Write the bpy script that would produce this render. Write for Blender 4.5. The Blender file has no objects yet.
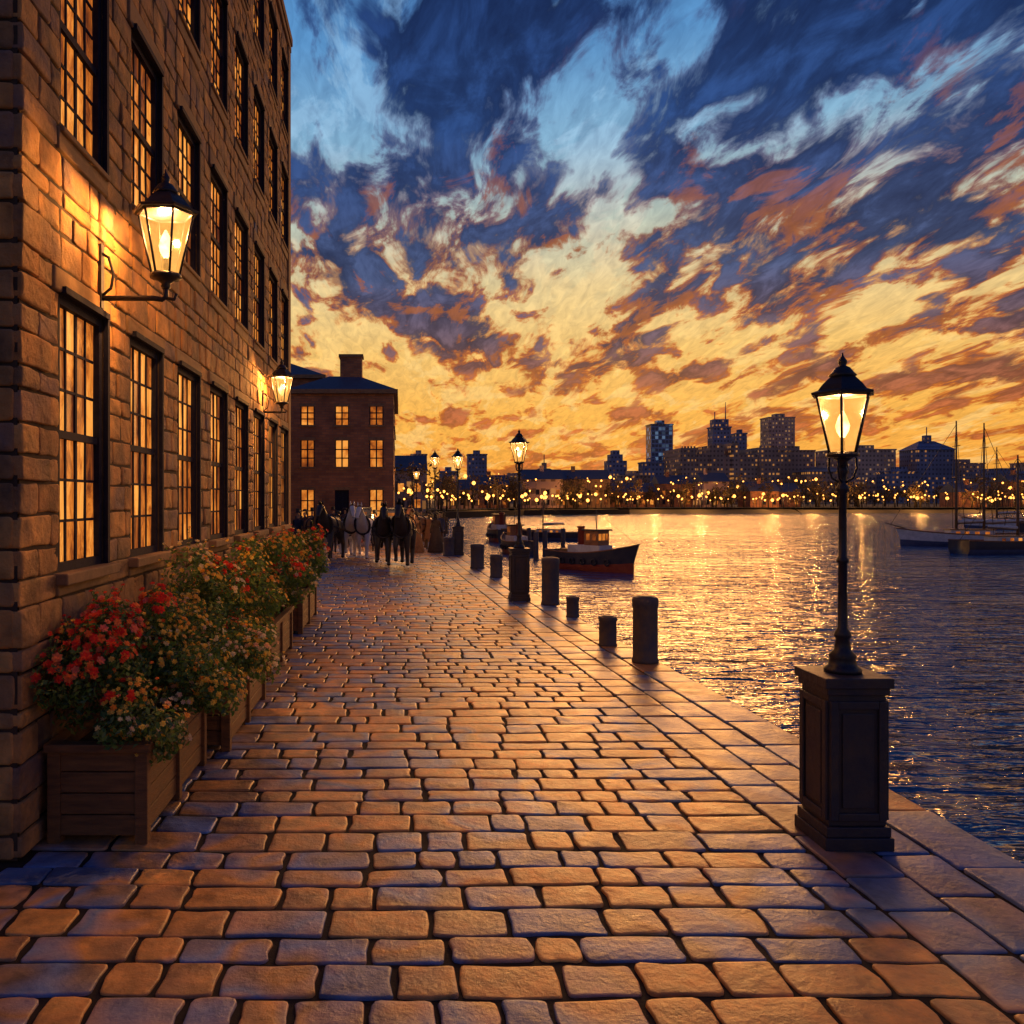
import bpy, math, random
from math import sin, cos, pi, radians, sqrt
from mathutils import Vector, Matrix
random.seed(7)
R=random.random
def U(a,b): return a+(b-a)*R()
scene=bpy.context.scene
H=2.4; F=850.0; VX=400.0; VY=500.0
WX=-2.53   # left building wall plane
WATER=-1.3

# ------------------------------------------------------------ node helpers
class NT:
    def __init__(s,nt): s.nt=nt; s.n=nt.nodes; s.l=nt.links
    def node(s,t,**kw):
        n=s.n.new(t)
        for k,v in kw.items(): setattr(n,k,v)
        return n
    def put(s,sock,val):
        if val is None: return
        if isinstance(val,bpy.types.NodeSocket): s.l.new(val,sock)
        else: sock.default_value=val
    def math(s,op,a,b=None,c=None,clamp=False):
        n=s.node('ShaderNodeMath',operation=op); n.use_clamp=clamp
        s.put(n.inputs[0],a); s.put(n.inputs[1],b); s.put(n.inputs[2],c)
        return n.outputs[0]
    def smooth(s,x,a,b):
        n=s.node('ShaderNodeMapRange'); n.interpolation_type='SMOOTHSTEP'
        s.put(n.inputs['Value'],x); s.put(n.inputs['From Min'],a); s.put(n.inputs['From Max'],b)
        return n.outputs['Result']
    def mix(s,f,a,b,blend='MIX'):
        n=s.node('ShaderNodeMix',data_type='RGBA',blend_type=blend)
        s.put(n.inputs[0],f)
        for i,v in ((6,a),(7,b)):
            if not isinstance(v,bpy.types.NodeSocket) and len(v)==3: v=(*v,1)
            s.put(n.inputs[i],v)
        return n.outputs[2]
    def ramp(s,x,els,interp='LINEAR'):
        n=s.node('ShaderNodeValToRGB'); cr=n.color_ramp; cr.interpolation=interp
        while len(cr.elements)>1: cr.elements.remove(cr.elements[-1])
        first=True
        for p,c in els:
            if first: e=cr.elements[0]; e.position=p; first=False
            else: e=cr.elements.new(p)
            e.color=(*c,1) if len(c)==3 else c
        s.put(n.inputs[0],x); return n.outputs[0]
    def noise(s,vec,scale,detail=4,rough=.5,dist=0.0,out=0):
        n=s.node('ShaderNodeTexNoise'); s.put(n.inputs['Vector'],vec)
        n.inputs['Scale'].default_value=scale; n.inputs['Detail'].default_value=detail
        n.inputs['Roughness'].default_value=rough; n.inputs['Distortion'].default_value=dist
        return n.outputs[out]
    def mapping(s,vec,loc=(0,0,0),rot=(0,0,0),scale=(1,1,1)):
        n=s.node('ShaderNodeMapping'); s.put(n.inputs[0],vec)
        n.inputs[1].default_value=loc; n.inputs[2].default_value=rot; n.inputs[3].default_value=scale
        return n.outputs[0]
def newmat(name):
    m=bpy.data.materials.new(name); m.use_nodes=True; m.node_tree.nodes.clear()
    t=NT(m.node_tree); return m,t
def principled(t,**kw):
    p=t.node('ShaderNodeBsdfPrincipled'); o=t.node('ShaderNodeOutputMaterial')
    t.l.new(p.outputs[0],o.inputs[0])
    for k,v in kw.items():
        k=k.replace('_',' ')
        if isinstance(v,tuple) and len(v)==3: v=(*v,1)
        t.put(p.inputs[k],v)
    return p
def bumpn(t,h,strength=.5,dist=.02,normal=None):
    b=t.node('ShaderNodeBump'); t.put(b.inputs['Height'],h); b.inputs['Strength'].default_value=strength
    b.inputs['Distance'].default_value=dist
    if normal is not None: t.l.new(normal,b.inputs['Normal'])
    return b.outputs[0]
def pmat(name,cols,scale=6,rough=.6,bump=.4,bdist=.01,bscale=None,island=None,metal=0,spec=.5,stretch=(1,1,1),patch=None,rvar=.25):
    m,t=newmat(name)
    tc=t.node('ShaderNodeTexCoord').outputs['Object']; v=t.mapping(tc,scale=stretch)
    nz=t.noise(v,scale,6,.6)
    k=len(cols)
    base=t.ramp(nz,[(.3+.4*i/max(1,k-1),c) for i,c in enumerate(cols)])
    if island:
        ri=t.node('ShaderNodeNewGeometry').outputs['Random Per Island']
        if patch:   # bluer areas drift across the paving
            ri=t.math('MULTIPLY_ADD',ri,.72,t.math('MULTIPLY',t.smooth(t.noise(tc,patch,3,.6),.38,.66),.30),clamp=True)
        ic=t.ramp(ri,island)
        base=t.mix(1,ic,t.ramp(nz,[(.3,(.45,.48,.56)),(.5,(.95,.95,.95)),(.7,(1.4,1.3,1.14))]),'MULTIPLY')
    nb=t.noise(v,bscale or scale*5,8,.65)
    rg=t.math('MULTIPLY_ADD',nz,rvar*2,rough-rvar,clamp=True)
    p=principled(t,Base_Color=base,Roughness=rg,Metallic=metal,Specular_IOR_Level=spec)
    t.l.new(bumpn(t,nb,bump,bdist),p.inputs['Normal'])
    return m
def emat(name,col,st):
    m,t=newmat(name); e=t.node('ShaderNodeEmission'); e.inputs[0].default_value=(*col,1); e.inputs[1].default_value=st
    o=t.node('ShaderNodeOutputMaterial'); t.l.new(e.outputs[0],o.inputs[0]); return m

# ------------------------------------------------------------ mesh builder
class MB:
    def __init__(s): s.v=[];s.f=[];s.m=[];s.s=[]
    def add(s,vs,fs,mat=0,smooth=False):
        o=len(s.v); s.v.extend([tuple(p) for p in vs])
        for i,f in enumerate(fs):
            s.f.append(tuple(o+k for k in f)); s.m.append(mat if isinstance(mat,int) else mat[i]); s.s.append(smooth)
    def box(s,x0,x1,y0,y1,z0,z1,mat=0):
        s.add([(x0,y0,z0),(x1,y0,z0),(x1,y1,z0),(x0,y1,z0),(x0,y0,z1),(x1,y0,z1),(x1,y1,z1),(x0,y1,z1)],
              [(0,3,2,1),(4,5,6,7),(0,1,5,4),(1,2,6,5),(2,3,7,6),(3,0,4,7)],mat)
    def lathe(s,cx,cy,prof,seg=16,mat=0,smooth=True,rot=0.,cap=True):
        vs=[];fs=[]
        for r,z in prof:
            for i in range(seg):
                a=rot+2*pi*i/seg; vs.append((cx+r*cos(a),cy+r*sin(a),z))
        for j in range(len(prof)-1):
            for i in range(seg):
                k=(i+1)%seg; fs.append((j*seg+i,j*seg+k,(j+1)*seg+k,(j+1)*seg+i))
        if cap:
            fs.append(tuple(range(seg))[::-1]); n=(len(prof)-1)*seg; fs.append(tuple(range(n,n+seg)))
        s.add(vs,fs,mat,smooth)
    def tube(s,pts,r,seg=8,mat=0,r1=None):
        pts=[Vector(p) for p in pts]; n=len(pts); vs=[];fs=[]
        for j,p in enumerate(pts):
            d=(pts[min(j+1,n-1)]-pts[max(j-1,0)]).normalized()
            a=d.orthogonal().normalized() if j==0 else (a-d*a.dot(d)).normalized()
            b=d.cross(a); rr=r if r1 is None else r+(r1-r)*j/(n-1)
            for i in range(seg):
                t=2*pi*i/seg; vs.append(p+a*rr*cos(t)+b*rr*sin(t))
        for j in range(n-1):
            for i in range(seg):
                k=(i+1)%seg; fs.append((j*seg+i,j*seg+k,(j+1)*seg+k,(j+1)*seg+i))
        fs.append(tuple(range(seg))[::-1]); fs.append(tuple(range((n-1)*seg,n*seg)))
        s.add(vs,fs,mat,True)
    def xf(s,loc=(0,0,0),rz=0.,sc=1.):
        M=Matrix.Translation(loc)@Matrix.Rotation(rz,4,'Z')@Matrix.Scale(sc,4)
        s.v=[tuple(M@Vector(p)) for p in s.v]; return s
    def obj(s,name,mats,parent=None,bevel=0):
        me=bpy.data.meshes.new(name); me.from_pydata(s.v,[],s.f)
        for m in mats: me.materials.append(m)
        me.polygons.foreach_set('material_index',s.m); me.polygons.foreach_set('use_smooth',s.s); me.update()
        ob=bpy.data.objects.new(name,me); scene.collection.objects.link(ob)
        if parent is not None: ob.parent=parent; ob.location=-Vector(parent.location)
        if bevel:
            b=ob.modifiers.new('bevel','BEVEL'); b.width=bevel; b.segments=2; b.limit_method='ANGLE'
        return ob
def empty(name,loc=(0,0,0)):
    e=bpy.data.objects.new(name,None); e.location=loc; e.empty_display_size=.2; scene.collection.objects.link(e); return e
def point(name,loc,power,parent,col=(1,.55,.2),radius=.05):
    l=bpy.data.lights.new(name,'POINT'); l.energy=power; l.color=col; l.shadow_soft_size=radius
    o=bpy.data.objects.new(name,l); scene.collection.objects.link(o)
    if parent: o.parent=parent; o.location=Vector(loc)-Vector(parent.location)
    else: o.location=loc
def block(mb,u0,u1,v0,v1,top,mp,base=-.05,r=.02,inset=.02,j=.008,mat=0,tilt=.012,rough=.0012):
    """one rounded stone; mp maps (u,v,n)->xyz"""
    w=u1-u0;h=v1-v0; r=min(r*U(.6,1.6),w*.3,h*.3)
    cs=[(u0+U(0,j),v0+U(0,j)),(u1-U(0,j),v0+U(0,j)),(u1-U(0,j),v1-U(0,j)),(u0+U(0,j),v1-U(0,j))]
    sg=[(1,1),(-1,1),(-1,-1),(1,-1)]
    ring=[]
    for k,(c,g) in enumerate(zip(cs,sg)):
        a=(c[0],c[1]+g[1]*r); b=(c[0]+g[0]*r*.3,c[1]+g[1]*r*.3); d=(c[0]+g[0]*r,c[1])
        ring+= [a,b,d] if k%2==0 else [d,b,a]
    out=[]
    n=len(ring)
    for i,p in enumerate(ring):
        out.append(p)
        if i%3==2:
            q=ring[(i+1)%n]; out.append(((p[0]+q[0])/2+U(-j,j)*.8,(p[1]+q[1])/2+U(-j,j)*.8))
    ring=out;n=len(ring); cx=sum(p[0] for p in ring)/n; cy=sum(p[1] for p in ring)/n
    tx,ty=U(-tilt,tilt),U(-tilt,tilt)
    vs=[]
    def lvl(ins,z):
        for p in ring:
            dx=p[0]-cx;dy=p[1]-cy
            fx=1-2*ins/w; fy=1-2*ins/h
            X=cx+dx*fx;Y=cy+dy*fy
            vs.append(mp(X,Y,z+(dx*tx+dy*ty)+(U(-1,1)*rough)))
    lvl(0,base); lvl(0,top-inset*.7); lvl(inset*.35,top-inset*.22); lvl(inset,top-.001); lvl(min(inset*2.2,.3*min(w,h)),top)
    vs.append(mp(cx,cy,top+.001))
    fs=[]
    for L in range(4):
        for i in range(n):
            k=(i+1)%n; fs.append((L*n+i,L*n+k,(L+1)*n+k,(L+1)*n+i))
    for i in range(n): fs.append((4*n+i,4*n+(i+1)%n,5*n))
    mb.add(vs,fs,mat,True)
def panel(mb,mp,u0,u1,v0,v1,ops,depth=.2,mat=0):
    us=sorted({u0,u1}|{o[0] for o in ops}|{o[1] for o in ops}); vs=sorted({v0,v1}|{o[2] for o in ops}|{o[3] for o in ops})
    for i in range(len(us)-1):
        for k in range(len(vs)-1):
            cu=(us[i]+us[i+1])/2;cv=(vs[k]+vs[k+1])/2
            if any(o[0]<cu<o[1] and o[2]<cv<o[3] for o in ops): continue
            mb.add([mp(us[i],vs[k],0),mp(us[i+1],vs[k],0),mp(us[i+1],vs[k+1],0),mp(us[i],vs[k+1],0)],[(0,1,2,3)],mat)
    for a,b,c,d in ops:
        q=[(a,c),(b,c),(b,d),(a,d)]
        for k in range(4):
            p=q[k];r=q[(k+1)%4]
            mb.add([mp(*p,0),mp(*r,0),mp(*r,-depth),mp(*p,-depth)],[(0,1,2,3)],mat)
def mbox(mb,mp,u0,u1,v0,v1,n0,n1,mat=0):
    vs=[mp(u,v,n) for n in (n0,n1) for u,v in ((u0,v0),(u1,v0),(u1,v1),(u0,v1))]
    mb.add(vs,[(0,3,2,1),(4,5,6,7),(0,1,5,4),(1,2,6,5),(2,3,7,6),(3,0,4,7)],mat)

# ------------------------------------------------------------ materials
M={}
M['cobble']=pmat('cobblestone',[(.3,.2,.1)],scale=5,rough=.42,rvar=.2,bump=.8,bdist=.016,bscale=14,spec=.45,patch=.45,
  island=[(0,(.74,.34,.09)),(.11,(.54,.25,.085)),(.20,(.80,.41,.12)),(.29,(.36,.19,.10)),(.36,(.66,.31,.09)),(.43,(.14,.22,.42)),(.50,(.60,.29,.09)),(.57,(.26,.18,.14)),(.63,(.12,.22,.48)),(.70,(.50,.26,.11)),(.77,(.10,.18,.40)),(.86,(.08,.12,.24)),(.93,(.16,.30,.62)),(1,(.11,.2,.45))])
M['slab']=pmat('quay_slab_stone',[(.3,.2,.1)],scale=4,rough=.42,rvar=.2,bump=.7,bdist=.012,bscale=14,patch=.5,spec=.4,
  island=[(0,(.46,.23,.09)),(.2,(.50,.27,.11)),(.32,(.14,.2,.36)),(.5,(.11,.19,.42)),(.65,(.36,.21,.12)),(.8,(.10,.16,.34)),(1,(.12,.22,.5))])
M['mortar']=pmat('dark_mortar',[(.010,.010,.014),(.03,.023,.022)],scale=9,rough=.9,spec=.2)
M['wall']=pmat('sandstone_block',[(.3,.2,.1)],scale=3.5,rough=.85,bump=1,bdist=.03,bscale=9,spec=.25,patch=.8,rvar=.12,
  island=[(0,(.54,.27,.10)),(.2,(.36,.19,.09)),(.35,(.60,.33,.13)),(.5,(.26,.16,.10)),(.65,(.44,.24,.11)),(.8,(.22,.15,.14)),(.9,(.34,.20,.12)),(1,(.13,.14,.22))])
M['wallmortar']=pmat('wall_mortar',[(.04,.03,.028),(.08,.058,.045)],scale=9,rough=.95,spec=.2,rvar=.05)
M['trim']=pmat('trim_stone',[(.20,.13,.08),(.36,.22,.12)],scale=5,rough=.85,spec=.2,rvar=.1)
M['frame']=pmat('painted_window_frame',[(.010,.013,.035),(.028,.028,.055)],scale=12,rough=.8,bump=.3,spec=.1,rvar=.1)
M['iron']=pmat('cast_iron',[(.012,.015,.028),(.032,.032,.05)],scale=14,rough=.45,bump=.35,bdist=.004,metal=.2,rvar=.12)
M['pedestal']=pmat('painted_iron_pedestal',[(.018,.022,.05),(.08,.055,.045)],scale=3.5,rough=.5,bump=.7,bdist=.01,rvar=.15)
M['bollard']=pmat('weathered_bollard',[(.035,.045,.09),(.12,.09,.08)],scale=6,rough=.65,bump=.8,bdist=.014)
M['wood']=pmat('planter_wood',[(.10,.045,.02),(.26,.12,.045)],scale=4,rough=.65,bump=.7,bdist=.01,stretch=(1,1,7))
M['soil']=pmat('soil',[(.02,.014,.01),(.05,.03,.02)],scale=20,rough=.95,rvar=.05)
M['slate']=pmat('slate_roof',[(.05,.065,.11),(.11,.13,.19)],scale=3,rough=.6)
M['ground']=pmat('ground',[(.03,.03,.025),(.06,.05,.04)],scale=.2,rough=.95,rvar=.05)
M['skin']=pmat('skin',[(.35,.2,.13),(.4,.24,.17)],scale=10,rough=.6,bump=.1)
M['stem']=pmat('plant_stem',[(.03,.05,.015),(.06,.08,.02)],scale=10)
M['rope']=pmat('rope',[(.05,.035,.02),(.08,.06,.04)],scale=10)
def leafmat(name,isl,tl=.35):
    m,t=newmat(name)
    ri=t.node('ShaderNodeNewGeometry').outputs['Random Per Island']
    c=t.ramp(ri,isl); p=principled(t,Base_Color=c,Roughness=.55)
    tr=t.node('ShaderNodeBsdfTranslucent'); t.l.new(c,tr.inputs[0])
    mx=t.node('ShaderNodeMixShader'); mx.inputs[0].default_value=tl
    t.l.new(p.outputs[0],mx.inputs[1]); t.l.new(tr.outputs[0],mx.inputs[2])
    o=[n for n in t.n if n.type=='OUTPUT_MATERIAL'][0]; t.l.new(mx.outputs[0],o.inputs[0]); return m
M['leaf']=leafmat('leaf',[(0,(.05,.13,.04)),(.3,(.11,.23,.05)),(.55,(.20,.30,.06)),(.8,(.05,.14,.10)),(1,(.30,.32,.06))])
M['red']=leafmat('red_petal',[(0,(.75,.03,.02)),(.5,(.88,.07,.03)),(.75,(.9,.28,.05)),(1,(.85,.2,.22))],.45)
M['yel']=leafmat('yellow_petal',[(0,(.95,.58,.06)),(.5,(.95,.72,.15)),(1,(.95,.36,.04))],.45)
M['wht']=leafmat('pale_petal',[(0,(.9,.68,.25)),(.6,(.9,.8,.55)),(1,(.9,.45,.25))],.45)
M['tree']=leafmat('tree_foliage',[(0,(.06,.05,.025)),(.5,(.11,.08,.03)),(1,(.17,.09,.03))])
M['bark']=pmat('bark',[(.03,.02,.015),(.06,.045,.03)],scale=8)

def winmat(name,scale,st):
    m,t=newmat(name)
    tc=t.node('ShaderNodeTexCoord').outputs['Object']
    n1=t.noise(t.mapping(tc,scale=(1,2.2,.8)),scale,5,.75,.9)
    n2=t.noise(tc,1.1,2)
    ri=t.node('ShaderNodeNewGeometry').outputs['Random Per Island']
    v=t.math('MULTIPLY_ADD',ri,.34,t.math('MULTIPLY_ADD',n2,.45,t.math('MULTIPLY',n1,.85)))
    c=t.ramp(v,[(.60,(.07,.015,.006)),(.74,(.28,.065,.01)),(.86,(.62,.17,.02)),(1.0,(.95,.36,.06))])
    p=principled(t,Base_Color=(.03,.02,.015),Roughness=.3,Specular_IOR_Level=.03,Emission_Color=c,Emission_Strength=st)
    t.l.new(bumpn(t,t.noise(tc,3,2),.12,.05),p.inputs['Normal'])
    m.cycles.emission_sampling='NONE'
    return m
M['litglass']=winmat('lit_window_glass',3.0,1.1)
M['litfar']=winmat('lit_window_glass_far',.6,1.0)
m,t=newmat('lantern_glass')
tp=t.node('ShaderNodeBsdfTransparent'); tp.inputs[0].default_value=(1,.93,.8,1)
em=t.node('ShaderNodeEmission'); em.inputs[0].default_value=(1,.44,.09,1); em.inputs[1].default_value=1.25
gl=t.node('ShaderNodeBsdfGlossy'); gl.inputs['Roughness'].default_value=.1
nz=t.noise(t.node('ShaderNodeTexCoord').outputs['Object'],9,4)
m1=t.node('ShaderNodeMixShader'); t.l.new(t.smooth(nz,.0,.85),m1.inputs[0]); t.l.new(tp.outputs[0],m1.inputs[1]); t.l.new(em.outputs[0],m1.inputs[2])
m2=t.node('ShaderNodeMixShader'); m2.inputs[0].default_value=.05; t.l.new(m1.outputs[0],m2.inputs[1]); t.l.new(gl.outputs[0],m2.inputs[2])
o=t.node('ShaderNodeOutputMaterial'); t.l.new(m2.outputs[0],o.inputs[0]); M['lglass']=m; m.cycles.emission_sampling='NONE'
M['flame']=emat('gas_flame',(1,.66,.25),8); M['flame'].cycles.emission_sampling='NONE'
M['farlight']=emat('distant_lamp_glow',(1,.36,.06),5.0); M['farlight'].cycles.emission_sampling='NONE'

m,t=newmat('old_brick')
tc=t.node('ShaderNodeTexCoord').outputs['Object']
sx=t.node('ShaderNodeSeparateXYZ'); t.l.new(tc,sx.inputs[0])
cb=t.node('ShaderNodeCombineXYZ'); t.l.new(t.math('ADD',sx.outputs[0],sx.outputs[1]),cb.inputs[0]); t.l.new(sx.outputs[2],cb.inputs[1])
br=t.node('ShaderNodeTexBrick'); t.l.new(cb.outputs[0],br.inputs[0]); br.inputs['Scale'].default_value=1
br.inputs['Color1'].default_value=(.50,.22,.10,1); br.inputs['Color2'].default_value=(.32,.14,.08,1); br.inputs['Mortar'].default_value=(.24,.17,.12,1)
br.inputs['Mortar Size'].default_value=.015; br.inputs['Brick Width'].default_value=.5; br.inputs['Row Height'].default_value=.18
col=t.mix(.8,br.outputs[0],t.ramp(t.noise(tc,.7,5),[(.3,(.5,.5,.55)),(.7,(1.3,1.2,1.1))]),'MULTIPLY')
p=principled(t,Base_Color=col,Roughness=.85); t.l.new(bumpn(t,br.outputs[1],.6,-.02),p.inputs['Normal']); M['brick']=m

def facade(name,base,cw=2.6,ch=3.2,lit=.35,ecol=(1,.40,.09),st=.5,glass=False):
    m,t=newmat(name)
    g=t.node('ShaderNodeTexCoord').outputs['Object']; s=t.node('ShaderNodeSeparateXYZ'); t.l.new(g,s.inputs[0])
    u=t.math('DIVIDE',t.math('ADD',s.outputs[0],s.outputs[1]),cw); v=t.math('DIVIDE',s.outputs[2],ch)
    fu=t.math('FRACT',u); fv=t.math('FRACT',v)
    mk=t.math('MULTIPLY',t.math('LESS_THAN',t.math('ABSOLUTE',t.math('SUBTRACT',fu,.5)),.24 if not glass else .42),
              t.math('LESS_THAN',t.math('ABSOLUTE',t.math('SUBTRACT',fv,.5)),.22 if not glass else .36))
    cv=t.node('ShaderNodeCombineXYZ'); t.l.new(t.math('FLOOR',u),cv.inputs[0]); t.l.new(t.math('FLOOR',v),cv.inputs[1])
    wn=t.node('ShaderNodeTexWhiteNoise',noise_dimensions='3D'); t.l.new(cv.outputs[0],wn.inputs[0])
    on=t.math('MULTIPLY',mk,t.math('LESS_THAN',wn.outputs[0],lit))
    nm=t.node('ShaderNodeNewGeometry').outputs['Normal']; sn=t.node('ShaderNodeSeparateXYZ'); t.l.new(nm,sn.inputs[0])
    on=t.math('MULTIPLY',on,t.math('LESS_THAN',sn.outputs[2],.5))
    dark=tuple(c*.35 for c in base)
    col=t.mix(mk,t.mix(.6,(*base,1),t.ramp(t.noise(g,.06,4),[(.3,(.5,.5,.5)),(.7,(1.4,1.4,1.4))]),'MULTIPLY'),dark)
    principled(t,Base_Color=col,Roughness=.7 if not glass else .3,Emission_Color=(*ecol,1),Emission_Strength=t.math('MULTIPLY',on,t.math('MULTIPLY',wn.outputs[0],st/lit)))
    m.cycles.emission_sampling='NONE'
    return m
FA=[facade('facade_stone',(.46,.30,.24),lit=.35),facade('facade_blue',(.18,.30,.55),lit=.3,ecol=(.3,.5,.8),st=.3,glass=True),
    facade('facade_dark',(.20,.23,.38),lit=.2,st=.4),facade('facade_pale',(.55,.40,.34),lit=.4,ecol=(1,.5,.2),st=.3)]

m,t=newmat('harbour_water')
tc=t.node('ShaderNodeTexCoord').outputs['Object']
n1=t.noise(t.mapping(tc,rot=(0,0,radians(6)),scale=(.42,1.3,1)),.8,2,.5,.5)
n2=t.noise(t.mapping(tc,rot=(0,0,radians(-9)),scale=(.5,1.5,1)),2.3,3,.55,.5)
n3=t.noise(t.mapping(tc,scale=(.5,1.5,1)),.10,2)
hh=t.math('ADD',t.math('MULTIPLY',n1,1.0),t.math('MULTIPLY',n2,.34))
hh=t.math('MULTIPLY',hh,t.math('ADD',.25,t.math('MULTIPLY',n3,1.5)))
p=principled(t,Base_Color=(.012,.07,.22),Roughness=.035,IOR=1.7,Specular_IOR_Level=.9)
t.l.new(bumpn(t,hh,1.0,.50),p.inputs['Normal']); M['water']=m

# ------------------------------------------------------------ quay outline
EDGE=[(-8,4.3),(3,4.14),(5.6,4.1),(8.5,4.0),(11.3,3.88),(15,3.70),(18.5,3.55),(27,3.2),(36,2.9),(45,2.6),(60,2.2),(80,1.8),(120,2.5),(170,9),(205,30),(222,60),(232,110),(236,200),(215,420),(200,900)]
def edge(y):
    for (a,b),(c,d) in zip(EDGE,EDGE[1:]):
        if a<=y<=c: return b+(d-b)*(y-a)/(c-a)
    return EDGE[0][1] if y<EDGE[0][0] else 4
mb=MB(); q=[(x,y) for y,x in EDGE[:12]]
for (x0,y0),(x1,y1) in zip(q,q[1:]):
    mb.add([(-60,y0,-.016),(x0-.02,y0,-.016),(x1-.02,y1,-.016),(-60,y1,-.016)],[(0,1,2,3)])
mb.obj('quay_pavement_bed',[M['mortar']])
mb=MB(); ident=lambda u,v,n:(u,v,n)
y=0.4
while y<84:
    d=(.30 if y<25 else .34)*U(.82,1.15)
    xl=-2.5 if y<19 else -14
    xr=edge(y+d/2)-1.28
    x=xl-U(0,.3)
    wob=U(0,6.28)
    def wave(u,v,n,wob=wob,y=y): return (u,v+.014*sin(u*1.7+wob*.2+y),n)
    while x<xr-.05:
        w=U(.24,.62) if y<45 else U(.5,.9)
        x2=x+w
        if xr-x2<.18: x2=xr
        block(mb,x+.006,x2-.006,y+.006,y+d-.006,U(-.004,.004),wave,base=-.06,r=.026,inset=.012,j=.018,tilt=.018,rough=.0018)
        x=x2
    y+=d
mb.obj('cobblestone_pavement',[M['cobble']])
mb=MB()
cols=[(-1.28,-.86),(-.86,-.46),(-.46,0.03)]
for ci,(a,b) in enumerate(cols):
    y=.3+U(0,.4)
    while y<80:
        d=U(.42,.72) if ci<2 else U(.7,1.1)
        sh=(edge(y+d)-edge(y))/d; y0=y; e0=edge(y)
        mp=lambda u,v,n,sh=sh,y0=y0,e0=e0:(e0+u+(v-y0)*sh,v,n)
        block(mb,a+.007,b-.007,y+.007,y+d-.007,U(-.004,.004)+(.006 if ci==2 else 0),mp,base=-.06 if ci<2 else -.28,r=.022,inset=.014,j=.012,rough=.0015)
        y+=d
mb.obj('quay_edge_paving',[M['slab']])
mb=MB()
for z0,z1 in [(-.6,-.29),(-.95,-.61),(-1.4,-.96)]:
    y=0
    while y<80:
        d=U(.6,1.1); sh=(edge(y+d)-edge(y))/d; y0=y;e0=edge(y)
        mp=lambda u,v,n,sh=sh,y0=y0,e0=e0:(e0-.05+n+(u-y0)*sh,u,v)
        block(mb,y+.007,y+d-.007,z0+.01,z1-.01,.02,mp,base=-.1,r=.02,inset=.02)
        y+=d
for (y0,x0),(y1,x1) in zip(EDGE,EDGE[1:]):
    if y1>230: break
    mb.add([(x0-.06,y0,-3),(x0-.06,y0,-.03),(x1-.06,y1,-.03),(x1-.06,y1,-3)],[(0,1,2,3)],1)
mb.obj('quay_wall',[M['slab'],M['mortar']])
mb=MB(); mb.add([(-20,-60,WATER),(900,-60,WATER),(900,900,WATER),(-20,900,WATER)],[(0,1,2,3)]); mb.obj('harbour_water',[M['water']])
mb=MB()
mb.add([(-9000,-9000,-3),(9000,-9000,-3),(9000,9000,-3),(-9000,9000,-3)],[(0,1,2,3)]); mb.obj('ground',[M['ground']])
mb=MB(); q=EDGE[11:]
for (y0,x0),(y1,x1) in zip(q,q[1:]):
    dx,dy=x1-x0,y1-y0;L=math.hypot(dx,dy);nx,ny=-dy/L*5,dx/L*5
    mb.add([(x0,y0,-1.6),(x1,y1,-1.6),(x1+nx,y1+ny,.3),(x0+nx,y0+ny,.3)],[(0,1,2,3)])
pts=[(x-3,y+3,.3) for y,x in q]
mb.add(pts+[(5000,200,.3),(5000,7000,.3),(-5000,7000,.3),(-5000,80,.3)],[tuple(range(len(pts)+4))])
mb.obj('far_shore_land',[M['ground']])
mb=MB(); mb.add([(-5000,-200,-.05),(-14,-200,-.05),(-14,84,-.05),(-5000,84,-.05)],[(0,1,2,3)]); mb.obj('inland_pavement',[M['mortar']])

# ------------------------------------------------------------ left warehouse
Y0,Y1=5.64,19.4; TOP=12.85
wcen=[6.80+1.68*i for i in range(8)]
rows=[(1.86,3.94,.48),(5.18,6.85,.46),(7.97,9.56,.46),(10.5,12.0,.44)]
b=empty('stone_warehouse',(WX,Y0,0))
mpw=lambda u,v,n:(WX+n,u,v)
ops=[(c-hw,c+hw,z0,z1) for z0,z1,hw in rows for c in wcen]
mb=MB(); panel(mb,lambda u,v,n:(WX-.012+n,u,v),Y0+.03,Y1,0,TOP,ops,depth=.16)
mpf=lambda u,v,n:(u,Y0-n,v)
panel(mb,lambda u,v,n:(u,Y0+.014-n,v),-10,WX-.014,0,TOP,[],0)
mb.add([(-10,Y1,0),(WX,Y1,0),(WX,Y1,TOP),(-10,Y1,TOP)],[(0,1,2,3)])
mb.add([(-10,Y0,TOP),(WX,Y0,TOP),(WX,Y1,TOP),(-10,Y1,TOP)],[(0,1,2,3)])
mb.add([(WX-.17,Y0+.1,0),(WX-.17,Y1,0),(WX-.17,Y1,TOP),(WX-.17,Y0+.1,TOP)],[(0,1,2,3)])
mb.obj('mortar_core',[M['wallmortar']],b)
mb=MB()
lv=[0]
for z0,z1,_ in rows: lv+=[z0,z1]
lv.append(TOP-.25)
courses=[]
for a,c in zip(lv,lv[1:]):
    n=max(1,round((c-a)/.205))
    cuts=[a]+[a+(c-a)*(i+U(-.22,.22))/n for i in range(1,n)]+[c]
    courses+=list(zip(cuts,cuts[1:]))
quoin=0
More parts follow.
